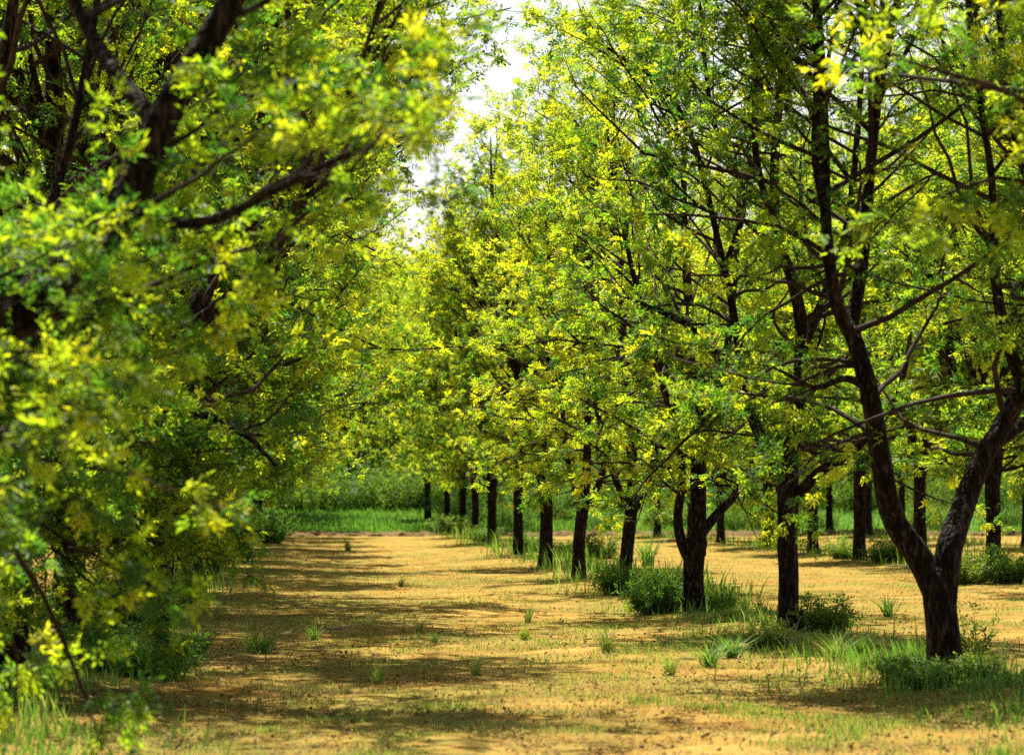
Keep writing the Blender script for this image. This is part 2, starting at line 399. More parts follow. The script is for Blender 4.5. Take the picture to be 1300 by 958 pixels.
PROTO = [generic(11, 2.0, .15, 3, 11.0, 3.1, 1.7), generic(12, 2.1, .14, 2, 10.6, 2.9, 1.6),
         generic(13, 1.8, .16, 3, 11.6, 3.2, 1.3), generic(14, 1.9, .15, 4, 10.2, 3.0, 1.5)]
LPRO = [generic(21, 1.3, .17, 3, 12.0, 4.6, .6, lean=(.8, 0), centre=(.4, 0), skirt=.42, ramp_h=3.6, axis_pull=(.3, 0), skirts=95, skl=1.75, lf=1.1, lowr=1.8, tone0=-.03),
        generic(22, 1.4, .16, 3, 11.8, 4.5, .5, lean=(.7, 0), centre=(.4, 0), skirt=.42, ramp_h=3.6, axis_pull=(.3, 0), skirts=95, skl=1.75, lf=1.1, lowr=1.8, tone0=-.03),
        generic(23, 1.3, .18, 4, 12.2, 4.6, .6, lean=(.8, 0), centre=(.4, 0), skirt=.42, ramp_h=3.6, axis_pull=(.3, 0), skirts=95, skl=1.75, lf=1.1, lowr=1.8, tone0=-.03)]
BPRO = [generic(61, .9, .16, 4, 10.5, 4.0, .35, skirt=1.0, tone0=.05, skirts=40, skl=3.2, lowr=5, lf=.8, leafscale=1.15), generic(62, .8, .15, 4, 10.0, 4.2, .3, skirt=1.0, tone0=.05, skirts=40, skl=3.2, lowr=5, lf=.8, leafscale=1.15)]
used = set()
def place(proto, loc, rz, sc, label, group):
    if id(proto) in used: o = copy_tree(proto, loc, rz, sc)
    else:
        used.add(id(proto)); o = proto; o.location = loc; o.rotation_euler = (0, 0, rz); o.scale = (sc,) * 3
    loc = (loc[0], loc[1], float(hgt(loc[0], loc[1])) - .02); o.location = loc
    return tag(o, label, "tree", group)

rng = np.random.default_rng(77)
G_R = "trees of the sunlit row on the right of the alley"
G_L = "trees of the shady row on the left of the alley"
G_2 = "trees of the second row right of the alley"
G_3 = "trees of the rows deep on the right"
G_B = "trees behind the grass meadow at the end of the alley"
G_W = "trees of the rows beyond the shady left row"

# ---- hero trees: limbs follow the photograph's, each at its own ground spot
def hero(px, py, trunk_px, groups_px, crown_kw, seed, label, group, wscale=1.0, base_r=None):
    g = on_ground(px, py); Yd = g[1]; s = Yd / FPX
    def P(q):   # (px, py, width px, depth offset m)
        w = at_y(q[0], q[1], Yd + (q[3] if len(q) > 3 else 0)); return (w[0] - g[0], w[1] - g[1], w[2], q[2] * s * .5)
    tp = [P(q) for q in trunk_px]; tp = [(tp[0][0], 0, -.3, tp[0][3] * 1.05)] + tp
    gr = [[[P(q) for q in lb] for lb in grp] for grp in groups_px]
    o = make_tree("walnut_tree", (g[0], g[1], 0), tp, gr, crown_kw, seed)
    return tag(o, label, "tree", group)

H1 = hero(1201, 862, [(1201, 862, 44), (1197, 800, 42), (1192, 755, 43), (1190, 735, 40)],
    [[[(1192, 765, 34, 0), (1170, 712, 34, 0), (1133, 655, 30, -.1), (1118, 580, 27, -.2), (1104, 500, 25, -.2), (1085, 432, 23, -.1), (1062, 385, 19, 0), (1050, 300, 15, .1), (1046, 180, 14, .2), (1040, 40, 11, .3), (1020, -180, 8, .4), (1015, -420, 4, .5)],
      [(1078, 425, 18, 0), (1095, 330, 17, .3), (1104, 220, 15, .4), (1118, 100, 13, .5), (1140, 0, 11, .6), (1165, -180, 8, .8), (1190, -380, 3, .9)],
      [(1048, 270, 12, 0), (1035, 200, 10, -.4), (1037, 100, 9, -.6), (1030, -60, 7, -.8), (1000, -220, 3, -.9)],
      [(1100, 490, 13, 0), (1070, 480, 9, -.5), (1035, 492, 7, -.9), (990, 470, 4, -1.2)],
      [(1118, 110, 9, .4), (1095, 40, 8, .2), (1085, -80, 6, .1), (1070, -240, 3, .1)]],
     [[(1197, 770, 36, 0), (1205, 698, 36, .05), (1224, 640, 32, .3), (1243, 590, 29, .4), (1270, 545, 27, .5), (1298, 490, 24, .6), (1325, 400, 22, .7), (1335, 260, 18, .8), (1350, 80, 13, .8), (1360, -120, 9, .9), (1365, -360, 4, 1)],
      [(1300, 490, 20, .5), (1275, 420, 16, .2), (1262, 330, 13, 0), (1258, 220, 10, -.3), (1240, 100, 8, -.5), (1225, -60, 5, -.6), (1215, -220, 3, -.6)],
      [(1255, 570, 18, .4), (1320, 520, 14, .9), (1400, 440, 11, 1.3), (1450, 300, 8, 1.6), (1470, 120, 4, 1.8)],
      [(1330, 300, 12, .7), (1290, 180, 10, 1.2), (1270, 40, 8, 1.5), (1260, -150, 4, 1.7)]]],
    dict(top=12.4, rmax=3.2, zmin=2.1, skirts=4, lf=.86, step=.32, centre=(.3, .2)), 31,
    "big dark tree with wide V fork low over the weeds, first trunk on the right", G_R)

H2 = hero(1000, 808, [(1000, 808, 27), (1001, 740, 26), (1000, 680, 26), (1000, 620, 27), (1000, 600, 27)],
    [[[(1000, 625, 22, 0), (1004, 570, 22, .1), (1013, 500, 20, .1), (1018, 430, 18, 0), (1008, 360, 15, -.2), (985, 290, 13, -.3), (985, 180, 11, -.4), (1000, 40, 8, -.4), (1010, -140, 5, -.4), (1012, -240, 3, -.4)],
      [(985, 290, 10, -.3), (960, 200, 9, 0), (958, 90, 8, .2), (940, -40, 5, .3), (930, -160, 3, .4)],
      [(1016, 450, 13, 0), (1045, 380, 12, .5), (1075, 290, 10, .8), (1090, 150, 8, 1), (1100, -20, 4, 1.2)]],
     [[(998, 632, 18, 0), (978, 585, 17, .1), (955, 530, 15, .2), (925, 470, 13, .3), (880, 420, 10, .4), (840, 395, 8, .5), (800, 380, 4, .6)],
      [(950, 522, 12, .2), (935, 420, 11, .5), (915, 320, 9, .8), (880, 180, 8, .9), (840, 110, 6, 1), (770, 60, 4, 1.1)],
      [(920, 340, 8, .8), (945, 250, 7, .5), (905, 150, 6, .3), (890, 20, 4, .2), (880, -80, 3, .2)]],
     [[(1003, 640, 16, 0), (1040, 600, 14, -.3), (1090, 565, 11, -.6), (1140, 500, 8, -.8), (1160, 400, 4, -1)]]],
    dict(top=12.0, rmax=3.1, zmin=1.9, skirts=8, lf=.86, step=.33), 32,
    "straight slim trunk with broken stump and dry stems at its foot", G_R)

H3 = hero(881, 780, [(881, 780, 27), (880, 735, 25), (882, 700, 27), (884, 690, 28)],
    [[[(886, 705, 22, 0), (887, 660, 21, 0), (886, 600, 20, .1), (888, 540, 17, .1), (880, 450, 14, .1), (872, 350, 11, 0), (868, 230, 8, -.1), (872, 110, 5, -.1), (870, 10, 3, -.1)],
      [(886, 590, 12, .1), (905, 520, 11, .4), (925, 430, 9, .6), (935, 320, 7, .8), (940, 180, 4, .9)]],
     [[(878, 712, 16, 0), (866, 690, 14, 0), (860, 655, 12, -.1), (866, 600, 10, -.2), (850, 520, 9, -.3), (825, 430, 8, -.4), (800, 330, 6, -.5), (780, 230, 4, -.6), (770, 160, 3, -.7)]],
     [[(888, 680, 14, 0), (912, 650, 12, .3), (935, 625, 10, .5), (960, 570, 7, .8), (975, 470, 4, 1)]]],
    dict(top=11.8, rmax=3.0, zmin=1.7, skirts=12, lf=.88, step=.32), 33,
    "trunk with small split fork beside the big green bush", G_R)

H4 = hero(792, 752, [(792, 752, 18), (796, 700, 17), (801, 650, 17)],
    [[[(800, 670, 14, 0), (803, 600, 14, 0), (797, 520, 12, 0), (790, 400, 9, 0), (786, 290, 7, 0), (780, 180, 4, 0), (780, 100, 3, 0)]],
     [[(802, 655, 11, 0), (822, 610, 10, .3), (838, 540, 8, .5), (842, 430, 7, .6), (850, 300, 5, .8), (852, 170, 3, .9)]],
     [[(800, 650, 10, 0), (775, 590, 8, -.3), (755, 500, 7, -.5), (745, 390, 5, -.7), (735, 280, 3, -.8)]]],
    dict(top=11.6, rmax=3.0, lf=.86, zmin=1.9, step=.34), 34,
    "slightly leaning slim trunk rising out of a dark bush", G_R)

H5 = hero(735, 737, [(735, 737, 18), (735, 690, 15), (740, 645, 15)],
    [[[(739, 660, 12, 0), (744, 610, 12, 0), (746, 520, 9, 0), (742, 400, 7, 0), (738, 260, 4, 0), (735, 170, 3, 0)]],
     [[(740, 645, 9, 0), (722, 590, 8, .2), (712, 500, 6, .4), (700, 380, 5, .5), (692, 260, 3, .6)]],
     [[(740, 650, 9, 0), (765, 600, 8, -.3), (780, 500, 6, -.4), (790, 380, 5, -.5), (795, 250, 3, -.6)]]],
    dict(top=11.4, rmax=2.8, lf=.84, zmin=1.9, step=.34), 35,
    "trunk flaring at the foot over bare soil with a long shadow", G_R)

HP = [H2, H3, H4, H5]
RR = [(693, 721, "slim straight trunk next beyond the flared one, sixth along the right row", 0),
      (658, 707, "seventh trunk of the right row, half hidden by weeds", 1),
      (625, 692, "eighth trunk of the right row, tall and bare of weeds", 2),
      (603, 684, "ninth trunk of the right row, pale with a side fork", 3),
      (588, 678, "tenth trunk of the right row, close to its forked neighbour", 0),
      (570, 671, "eleventh trunk of the right row, behind pale dry grass", 1),
      (557, 665, "twelfth trunk of the right row, low under dark leaves", 2)]
for k, (px, py, lab, pi) in enumerate(RR):
    g = on_ground(px, py)
    if py < 675: g = np.array([6.6 if py > 668 else 6.1, 150 if py > 668 else 160.5, 0])
    place(PROTO[pi], g, rng.uniform(0, 6.28), rng.uniform(.98, 1.07), lab, G_R)
place(generic(15, 2.5, .16, 3, 11.5, 3.7, 3.1, skirts=8), (5.9, 19.4, 0), 4.0, 1.0, "out-of-focus tree whose yellow leafy boughs hang into the upper right corner", G_R)

# ---- left row
def hero_left(loc, groups, kw, seed, label, tr=.2, fork=1.6):
    tp = [(0, 0, -.25, tr * 1.05), (0, 0, .5, tr), (.03, 0, fork * .6, tr * .95), (.04, 0, fork, tr)]
    return tag(make_tree("walnut_tree", (*loc, float(hgt(*loc)) - .02), tp, groups, kw, seed), label, "tree", G_L)
def LP(loc, pts):
    s = loc[1] / FPX; out = []
    for q in pts:
        w = at_y(q[0], q[1], loc[1] + (q[3] if len(q) > 3 else 0)); out.append((w[0] - loc[0], w[1] - loc[1], w[2], q[2] * s * .5))
    return out
loc = (-2.65, 17.5)
L1 = hero_left(loc, [[LP(loc, [(-225, 700, 60, 0), (-130, 560, 58, 0), (-30, 440, 56, 0), (60, 370, 54, .1), (150, 280, 52, .2), (200, 170, 46, .3), (265, 60, 38, .4), (330, -60, 28, .4), (400, -220, 18, .5), (440, -420, 8, .5)]),
                     LP(loc, [(150, 285, 20, .2), (260, 290, 13, -.3), (350, 250, 11, -.7), (420, 215, 9, -1), (480, 190, 5, -1.2)]),
                     LP(loc, [(200, 170, 24, .3), (120, 60, 20, .8), (60, -80, 14, 1.1), (30, -250, 6, 1.3)])],
                    [LP(loc, [(-235, 690, 56, 0), (-260, 520, 52, -.2), (-240, 300, 44, -.5), (-200, 60, 34, -.8), (-150, -200, 24, -1), (-120, -500, 10, -1.1)]),
                     LP(loc, [(-230, 690, 40, 0), (-150, 620, 30, -.6), (-60, 570, 22, -1.1), (30, 560, 12, -1.5)])]],
               dict(top=11.5, rmax=2.85, zmin=.6, step=.40, skirt=.5, ramp_h=3, axis_pull=(.25, 0), lf=1.15, tone0=-.05, skirts=50, skl=1.6, lowr=1.7), 41,
               "out-of-focus near tree with thick black limb slanting across the upper left", .2, 1.35)
loc = (-2.5, 27.2)
L2 = hero_left(loc, [[LP(loc, [(30, 690, 44, 0), (62, 640, 42, 0), (110, 585, 38, 0), (165, 530, 34, .1), (215, 470, 30, .2), (250, 400, 27, .3), (290, 300, 22, .4), (330, 180, 17, .5), (350, 20, 12, .6), (370, -200, 6, .7)]),
                     LP(loc, [(235, 430, 20, .2), (310, 370, 17, -.2), (370, 290, 14, -.4), (420, 180, 12, -.6), (470, 60, 8, -.7), (500, -80, 4, -.8)]),
                     LP(loc, [(165, 530, 14, .1), (240, 530, 11, -.5), (310, 560, 8, -.9), (350, 600, 4, -1.1)])],
                    [LP(loc, [(28, 690, 40, 0), (10, 560, 36, .3), (0, 400, 30, .6), (-10, 200, 22, .8), (20, -20, 15, .9), (30, -260, 7, 1)]),
                     LP(loc, [(0, 400, 18, .6), (60, 280, 15, 1), (100, 140, 12, 1.3), (130, -40, 8, 1.5), (140, -200, 4, 1.6)])]],
               dict(top=12.6, rmax=4.4, zmin=.5, step=.36, skirt=.42, ramp_h=3.6, axis_pull=(.3, 0), skirts=90, skl=1.7, lf=1.15, lowr=1.75, tone0=-.03), 42,
               "tree with curved black limb arching above the dark weeds, trunk at the lower left corner", .19, 1.4)
ly = [9.0, 37, 46.5, 56, 66, 75.5, 85, 95, 105, 115, 125, 135, 146, 156, 166]
words = "third fourth fifth sixth seventh eighth ninth tenth eleventh twelfth thirteenth fourteenth fifteenth sixteenth".split()
for k, y in enumerate(ly):
    if k == 0:
        place(LPRO[1], (-5.3, y, 0), -.5, .86, "nearest tree, blurred yellow-green leaf sprays filling the left edge", G_L)
    else:
        place(LPRO[k % 3], (-2.45 + rng.normal(0, .12), y + rng.normal(0, .3), 0), rng.normal(0, .25), (1.16 if y < 60 else 1.06) + rng.uniform(-.03, .03),
              f"{words[k-1]} tree of the left row, counted from the out-of-focus limb", G_L)

# ---- second right row
sec = [(57, "second-row tree just off the right edge, only its boughs showing"), (66.3, "thick trunk in sun and tall grass right of the V-forked tree"),
       (75, "second-row trunk hidden behind the V-forked tree"), (82.5, "second-row trunk showing inside the V-forked tree's left limb"),
       (93, "second-row trunk between the slim stumped trunk and the V-forked tree"), (103, "second-row trunk just right of the slim stumped trunk"),
       (113, "second-row trunk just behind the slim stumped trunk"), (123, "second-row trunk left of the slim stumped trunk"), (133, "second-row trunk right of the small split fork")]
for k, (y, lab) in enumerate(sec):
    place([PROTO[0], PROTO[2], PROTO[1], PROTO[3]][k % 4], (14.35 + (y > 90) * .4 + rng.normal(0, .12), y, 0), rng.uniform(0, 6.28), rng.uniform(1.0, 1.1), lab, G_2)
for k in range(8):
    y = 72 + k * 10
    place(PROTO[k % 4], (23.2 + rng.normal(0, .3), y, 0), rng.uniform(0, 6.28), rng.uniform(.95, 1.08), "distant tree in the deep rows seen between nearer trunks", G_3)
for k in range(5):
    place(PROTO[(k + 1) % 4], (32 + rng.normal(0, .3), 100 + k * 10, 0), rng.uniform(0, 6.28), rng.uniform(.95, 1.08), "distant tree in the deep rows seen between nearer trunks", G_3)
for k in range(6):
    place(PROTO[(k + 1) % 4], (-11.4 + rng.normal(0, .3), 78 + k * 11, 0), rng.uniform(0, 6.28), rng.uniform(1, 1.1), "tree glimpsed only through the leaves of the left row", G_W)
bx = [-8.5, -2.6, 3.2, 9, 15, 21, 27, 33, 39, 45, 51]
for k, x in enumerate(bx):
    place(BPRO[k % 2], (x + rng.normal(0, .5), 186 + rng.uniform(-3, 3), 0), rng.uniform(0, 6.28), rng.uniform(1.2, 1.35),
          "low-branched bright tree directly beyond the end of the alley" if k == 1 else "low-branched tree in the line closing off the orchard", G_B)
for k, x in enumerate(bx):
    place(BPRO[(k + 1) % 2], (x + 3.0 + rng.normal(0, .5), 203 + rng.uniform(-3, 3), 0), rng.uniform(0, 6.28), rng.uniform(1.3, 1.45), "low-branched tree in the line closing off the orchard", G_B)

for k, x in enumerate(bx):
    place(BPRO[k % 2], (x + 1.0 + rng.normal(0, .5), 222 + rng.uniform(-3, 3), 0), rng.uniform(0, 6.28), rng.uniform(1.5, 1.65), "low-branched tree in the line closing off the orchard", G_B)

# ------------------------------------------------------------------ grass and weeds
def blades(P, H, rng, tone, lean=.35, w=.006, curve=.3):
    """bent blades, 3 segments as tris+: P[N,3], H[N]"""
    N = len(P); a = rng.uniform(0, 6.28, N); ln = rng.uniform(.05, lean, N)
    d = np.stack([np.cos(a) * ln, np.sin(a) * ln, np.ones(N)], 1)
    s = np.stack([-np.sin(a + .6), np.cos(a + .6), np.zeros(N)], 1); W = (w * (.6 + rng.random(N)))[:, None]
    Hc = H[:, None]; out = np.stack([np.cos(a), np.sin(a), -.25 * np.ones(N)], 1) * curve
    p1 = P + d * Hc * .55; p2 = P + d * Hc + out * Hc * .5
    V = np.stack([P - s * W, P + s * W, p1 + s * W * .8, p1 - s * W * .8, p2], 1).reshape(-1, 3)
    o = (np.arange(N) * 5)[:, None]
    T = np.concatenate([o + [0, 1, 2], o + [0, 2, 3], o + [3, 2, 4]], 1).reshape(-1, 3)
    return V, T, np.repeat(tone, 3)

def vnoise(x, y, sc, seed):
    r = np.random.default_rng(seed); g = r.random((256, 256)); u, v = x / sc, y / sc
    i, j = np.floor(u).astype(int), np.floor(v).astype(int); fu, fv = u - i, v - j; fu = fu * fu * (3 - 2 * fu); fv = fv * fv * (3 - 2 * fv)
    G = lambda a, b: g[a % 256, b % 256]
    return (G(i, j) * (1 - fu) + G(i + 1, j) * fu) * (1 - fv) + (G(i, j + 1) * (1 - fu) + G(i + 1, j + 1) * fu) * fv

def sheet_grass(name, label, n, xr, yr, hr, keepf, tonef, seed, w=.006, logy=True):
    r = np.random.default_rng(seed)
    y = np.exp(r.uniform(math.log(yr[0]), math.log(yr[1]), n)) if logy else r.uniform(*yr, n)
    x = r.uniform(*xr, n) if not callable(xr) else xr(y, r)
    k = r.random(n) < keepf(x, y); x, y = x[k], y[k]
    H = r.uniform(*hr, len(x)) * (.3 + 1.4 * vnoise(x, y, .7, seed + 9) ** 1.5)
    V, T, tt = blades(np.stack([x, y, hgt(x, y) - .01], 1), H, r, np.clip(tonef(x, y) + r.normal(0, .12, len(x)), 0, 1), w=w)
    tag(obj(name, mk_mesh(name, V, tris=T, attrs=tt), [GRASS]), label, "grass", kind="stuff")

def rowd(x, rows=(-2.6, 5.9, 14.4, 23.0)): return np.min([np.abs(x - q) for q in rows], axis=0)
view_x = lambda y, r: (r.uniform(-60, 1360, len(y)) - 388) / FPX * y
sheet_grass("short_grass", "thin short green grass scattered over the orange soil", 420000, view_x, (19, 138), (.012, .075),
    lambda x, y: np.clip((vnoise(x, y * .6, 1.3, 1) * .6 + vnoise(x, y, .35, 2) * .5 - .47) * 4.0, .03, 1) * (.5 + .5 * (1 - smooth(60, 110, y))),
    lambda x, y: .62 + .5 * (vnoise(x, y, 2.0, 3) - .4), 101, w=.0035)
sheet_grass("row_grass", "longer weedy grass growing along the foot of the tree rows", 150000, view_x, (19, 138), (.05, .26),
    lambda x, y: np.clip((vnoise(x, y, 1.1, 4) * .6 + vnoise(x, y, .4, 5) * .5 - .30) * 2.5, 0, 1) * np.exp(-(rowd(x) / .85) ** 2),
    lambda x, y: .38 + .4 * (vnoise(x, y, 1.5, 6) - .3), 102, w=.006)
sheet_grass("tall_weeds", "tall pale weeds crowding the foot of the far tree rows", 60000, view_x, (52, 142), (.15, .62),
    lambda x, y: np.clip((vnoise(x, y * .5, 1.6, 14) - .35) * 3, 0, 1) * np.exp(-(rowd(x - .6, (-3.2, 5.9, 14.4, 23.0)) / .9) ** 2) * np.where(x > 0, 1, .6),
    lambda x, y: .42 + .5 * (vnoise(x, y, 1.2, 16) - .35), 104, w=.012)
sheet_grass("meadow_grass", "bright green grass meadow beyond the soil bank", 130000, (-12, 60), (139.8, 190), (.12, .34),
    lambda x, y: np.full(len(x), 1.0) * np.where(x < 14, 1, .45), lambda x, y: .42 + .3 * (vnoise(x, y, 3, 8) - .5), 103, w=.02, logy=False)

# weeds: leafy bushes and spiky tufts, each a thing
def bush_mesh(seed, R, H, n, tone=.35, ll=.05):
    r = np.random.default_rng(seed); a = r.uniform(0, 6.28, n); q = np.sqrt(r.random(n)) * R * .45
    p0 = np.stack([np.cos(a) * q, np.sin(a) * q, np.zeros(n) - .02], 1)
    d = np.stack([np.cos(a) * q / R * 1.3, np.sin(a) * q / R * 1.3, np.ones(n)], 1) + r.normal(0, .12, (n, 3))
    S = branch_paths(p0, d, H * r.uniform(.3, 1.2, n) ** 1.0, 6, r, up=-.1, wob=.10)
    SV, SQ = tubes(S, np.full((n, 6), .004) * np.linspace(1, .4, 6), 3)
    m = 12; t = np.clip(np.linspace(.12, 1, m)[None] + r.uniform(-.04, .04, (n, m)), 0, .999); p, dd = at_t(S, t)
    p = p.reshape(-1, 3); dd = side_dirs(dd.reshape(-1, 3), r, .5, 1.2, up=.1)
    LV, LT, TT = leaflets(p, dd, r, np.clip(tone + r.normal(0, .15, len(p)), 0, 1), nl=3, L=.05, ll=ll, droop=.2)
    me = mk_mesh("weed_bush", np.vstack([SV, LV]), SQ, LT + len(SV), qmat=1, tmat=0, attrs=TT); me.materials.append(WEED); me.materials.append(TWIG); return me
def tuft_mesh(seed, R, H, n, tone=.4, w=.007, lean=.8):
    r = np.random.default_rng(seed); a = r.uniform(0, 6.28, n); q = r.random(n) * R * .35
    P = np.stack([np.cos(a) * q, np.sin(a) * q, np.zeros(n) - .02], 1)
    V, T, tt = blades(P, H * r.uniform(.45, 1, n), r, np.clip(tone + r.normal(0, .15, n), 0, 1), lean=lean, w=w, curve=.45)
    me = mk_mesh("grass_tuft", V, tris=T, attrs=tt); me.materials.append(GRASS); return me
SHRUB = [bush_mesh(s, 2.6, 2.6, 260, .52, ll=.14) for s in (5, 6)]
BUSH = [bush_mesh(s, .5, .56, 120, t, ll=.07) for s, t in ((1, .4), (2, .5), (3, .65))]
TUFT = [tuft_mesh(11, .25, .6, 90), tuft_mesh(12, .2, .5, 60, .6, .005, .6), tuft_mesh(13, .4, .65, 130, .62, .0045)]
SEED = [bush_mesh(21, .12, .28, 7, .8), bush_mesh(22, .18, .42, 12, .5)]
def weed(meshes, k, px, py, sc, label, cat, group, name, zs=1.0):
    g = on_ground(px, py); o = bpy.data.objects.new(name, meshes[k % len(meshes)]); C.objects.link(o)
    o.location = (g[0], g[1], float(hgt(g[0], g[1]))); o.rotation_euler = (0, 0, rng.uniform(0, 6.28)); o.scale = (sc, sc, sc * zs)
    return tag(o, label, cat, group)
GB = "leafy weed bushes along the tree rows"; GT = "spiky grass tufts"; GS = "leafy seedlings"
for k, px, py, sc, zs, lab in [
    (0, 835, 780, 1.0, 1.0, "biggest dark green bush, left of the small split-fork trunk"),
    (0, 783, 757, .85, 1.0, "dark bush hugging the foot of the leaning slim trunk"),
    (1, 915, 780, .55, 1.1, "small bush right of the small split-fork trunk"),
    (1, 1048, 812, .75, 1.0, "dark weed clump right of the broken stump"),
    (2, 975, 826, .6, .8, "ragged weed clump in front of the broken stump"),
    (1, 1180, 878, .7, .6, "dark leafy weeds around the V-forked trunk's foot"),
    (0, 1150, 872, .6, .65, "dark weed clump left of the V-forked trunk's foot"),
    (2, 1238, 870, .6, .65, "weed clump right of the V-forked trunk's foot"),
    (2, 1228, 742, 1.0, 1.0, "leafy weed bush in sun between the V-forked trunk and the thick trunk"),
    (1, 1285, 742, 1.3, .9, "weed bush right of the thick second-row trunk"),
    (1, 1130, 718, 1.3, .8, "dark weed bush seen inside the V of the forked tree"),
    (2, 1075, 712, 1.2, .8, "weed bush left of the second-row trunk inside the V"),
    (2, 760, 708, 1.3, .9, "sunlit bush behind the flared trunk"),
    (1, 716, 712, 1.1, .8, "sunlit weeds right of the sixth trunk"),
    (0, 672, 702, 1.2, .8, "weeds beside the seventh trunk of the right row"),
    (1, 614, 690, 1.2, .8, "weeds left of the eighth trunk of the right row"),
    (0, 540, 668, 2.0, 1.0, "dark bush at the end of the right row by the bank"),
    (2, 575, 680, 2.0, .7, "pale dry bush at the foot of the far right-row trunks"),
    (0, 175, 806, 1.3, .75, "bright green bush mound under the left row"),
    (0, 120, 858, 1.0, .8, "dark weed bush at the lower left by the near trunk"),
    (1, 195, 862, .9, .8, "weed bush at the lower left edge of the sunny soil"),
    (1, 215, 775, 1.1, .8, "weed bush in shade midway along the left row"),
    (0, 245, 735, 1.5, .8, "shaded weed bush farther along the left row"),
    (1, 290, 708, 1.6, .9, "small shaded bush where left boughs touch the soil"),
    (0, 340, 690, 2.0, 1.1, "bush just in front of the bank at the left row's end"),
    (2, 410, 644, 3.2, .8, "bright yellow-green bush at the far end of the meadow"),
    ]:
    weed(BUSH, k, px, py, sc, lab, "bush", GB, "weed_bush", zs)
for k, px, py, sc, zs, lab in [
    (1, 671, 789, .8, 1, "lone spiky grass tuft in the middle of the sunny soil"),
    (1, 772, 828, 1.0, .8, "loose grass tuft with long arching blades in front of the green bush"),
    (2, 1095, 838, .75, .75, "big pale grass tuft between the slim trunk and the V-forked trunk"),
    (2, 1062, 846, .7, .8, "smaller grass tuft left of the big pale one"),
    (1, 965, 783, .8, 1, "thin grass tuft just left of the slim trunk"),
    (1, 945, 781, .7, 1, "thin grass tuft left of its twin by the slim trunk"),
    (0, 1128, 785, .8, .9, "pale tuft on open soil behind the V-forked trunk"),
    (0, 822, 717, 1.6, 1, "bushy tuft in the sun between leaning and split-fork trunks"),
    (1, 442, 699, 1.5, 1, "tiny tuft on far soil near the bank"),
    (1, 509, 744, .7, .8, "tiny tuft at the middle of the alley"),
    (1, 400, 812, .8, .7, "low tuft on the shaded left soil"),
    (1, 533, 803, .6, .8, "small pale tuft left of the alley middle"),
    (1, 552, 815, .5, .8, "small thin tuft just right of the small pale one"),
    (1, 605, 855, .8, .7, "low tuft at the bottom middle of the soil"),
    (1, 480, 868, .7, .8, "low tuft in the bottom shade streak"),
    (2, 330, 830, 1.0, .6, "wide low tuft on the left soil"),
    (0, 250, 835, 1.0, .8, "tuft at the left margin of the soil"),
    (0, 930, 838, .8, .7, "bright tuft in front of the slim trunk"),
    (0, 900, 848, .8, .7, "bright tuft left of its neighbour at the bottom"),
    (1, 850, 856, .8, .8, "short tuft at the bottom below the green bush"),
    ]:
    weed(TUFT, k, px, py, sc, lab, "grass tuft", GT, "grass_tuft", zs)
for k, px, py, sc, lab in [
    (0, 928, 796, 1.1, "yellow-green seedling right of the small split-fork trunk"),
    (1, 1240, 835, 1.35, "lanky young shoot right of the V-forked trunk"),
    (0, 802, 776, 1.1, "thin seedling left of the big green bush"),
    (0, 665, 812, .8, "tiny seedling below the lone spiky tuft")]:
    weed(SEED, k, px, py, sc, lab, "seedling", GS, "seedling")

for k, x in enumerate(np.concatenate([np.arange(-9, 56, 2.4), np.arange(-8, 57, 3.1)])):
    o = bpy.data.objects.new("overgrown_shrub", SHRUB[k % 2]); C.objects.link(o); yy = (172 if k < 28 else 178) + rng.uniform(-2.5, 2.5); sc = rng.uniform(.75, 1.2)
    o.location = (x + rng.uniform(-.6, .6), yy, float(hgt(x, yy))); o.rotation_euler = (0, 0, rng.uniform(0, 6.28)); o.scale = (sc,) * 3
    tag(o, "tall leafy shrub at the far edge of the meadow under the closing trees", "shrub", "shrubs along the far edge of the meadow")

for k, (x, yy) in enumerate([(9.5, 147), (13.2, 143), (17, 150), (19.6, 144), (24, 148), (28, 143.5), (33, 150), (37, 145), (42, 149), (7.6, 156), (11.5, 160)]):
    o = bpy.data.objects.new("overgrown_shrub", SHRUB[k % 2]); C.objects.link(o); sc = rng.uniform(.35, .7)
    o.location = (x, yy, float(hgt(x, yy))); o.rotation_euler = (0, 0, rng.uniform(0, 6.28)); o.scale = (sc * 1.3, sc, sc)
    tag(o, "low shrub just past the soil bank, seen between right-hand trunks", "shrub", "low shrubs past the soil bank")

# ------------------------------------------------------------------ soil bank with clods, stump, fallen sticks
r = np.random.default_rng(9)
bx_ = np.arange(-30, 62, .22); prof = [(-1.1, -.05), (-.7, .1), (-.35, .24), (0, .30), (.4, .25), (.9, .12), (1.5, -.05)]
V = np.zeros((len(bx_), len(prof), 3))
for j, (dy, dz) in enumerate(prof):
    V[:, j, 0] = bx_; V[:, j, 1] = 138.4 + dy + r.normal(0, .08, len(bx_)); V[:, j, 2] = .03 + .5 * dz * (.55 + .8 * vnoise(bx_, bx_ * 0, 1.3, 4)) + r.normal(0, .05, len(bx_))
nj = len(prof); q0 = (np.arange(len(bx_) - 1)[:, None] * nj + np.arange(nj - 1)[None]).ravel()
tag(obj("soil_bank", mk_mesh("soil_bank", V.reshape(-1, 3), np.stack([q0, q0 + nj, q0 + nj + 1, q0 + 1], 1)), [CLOD]), kind="structure")

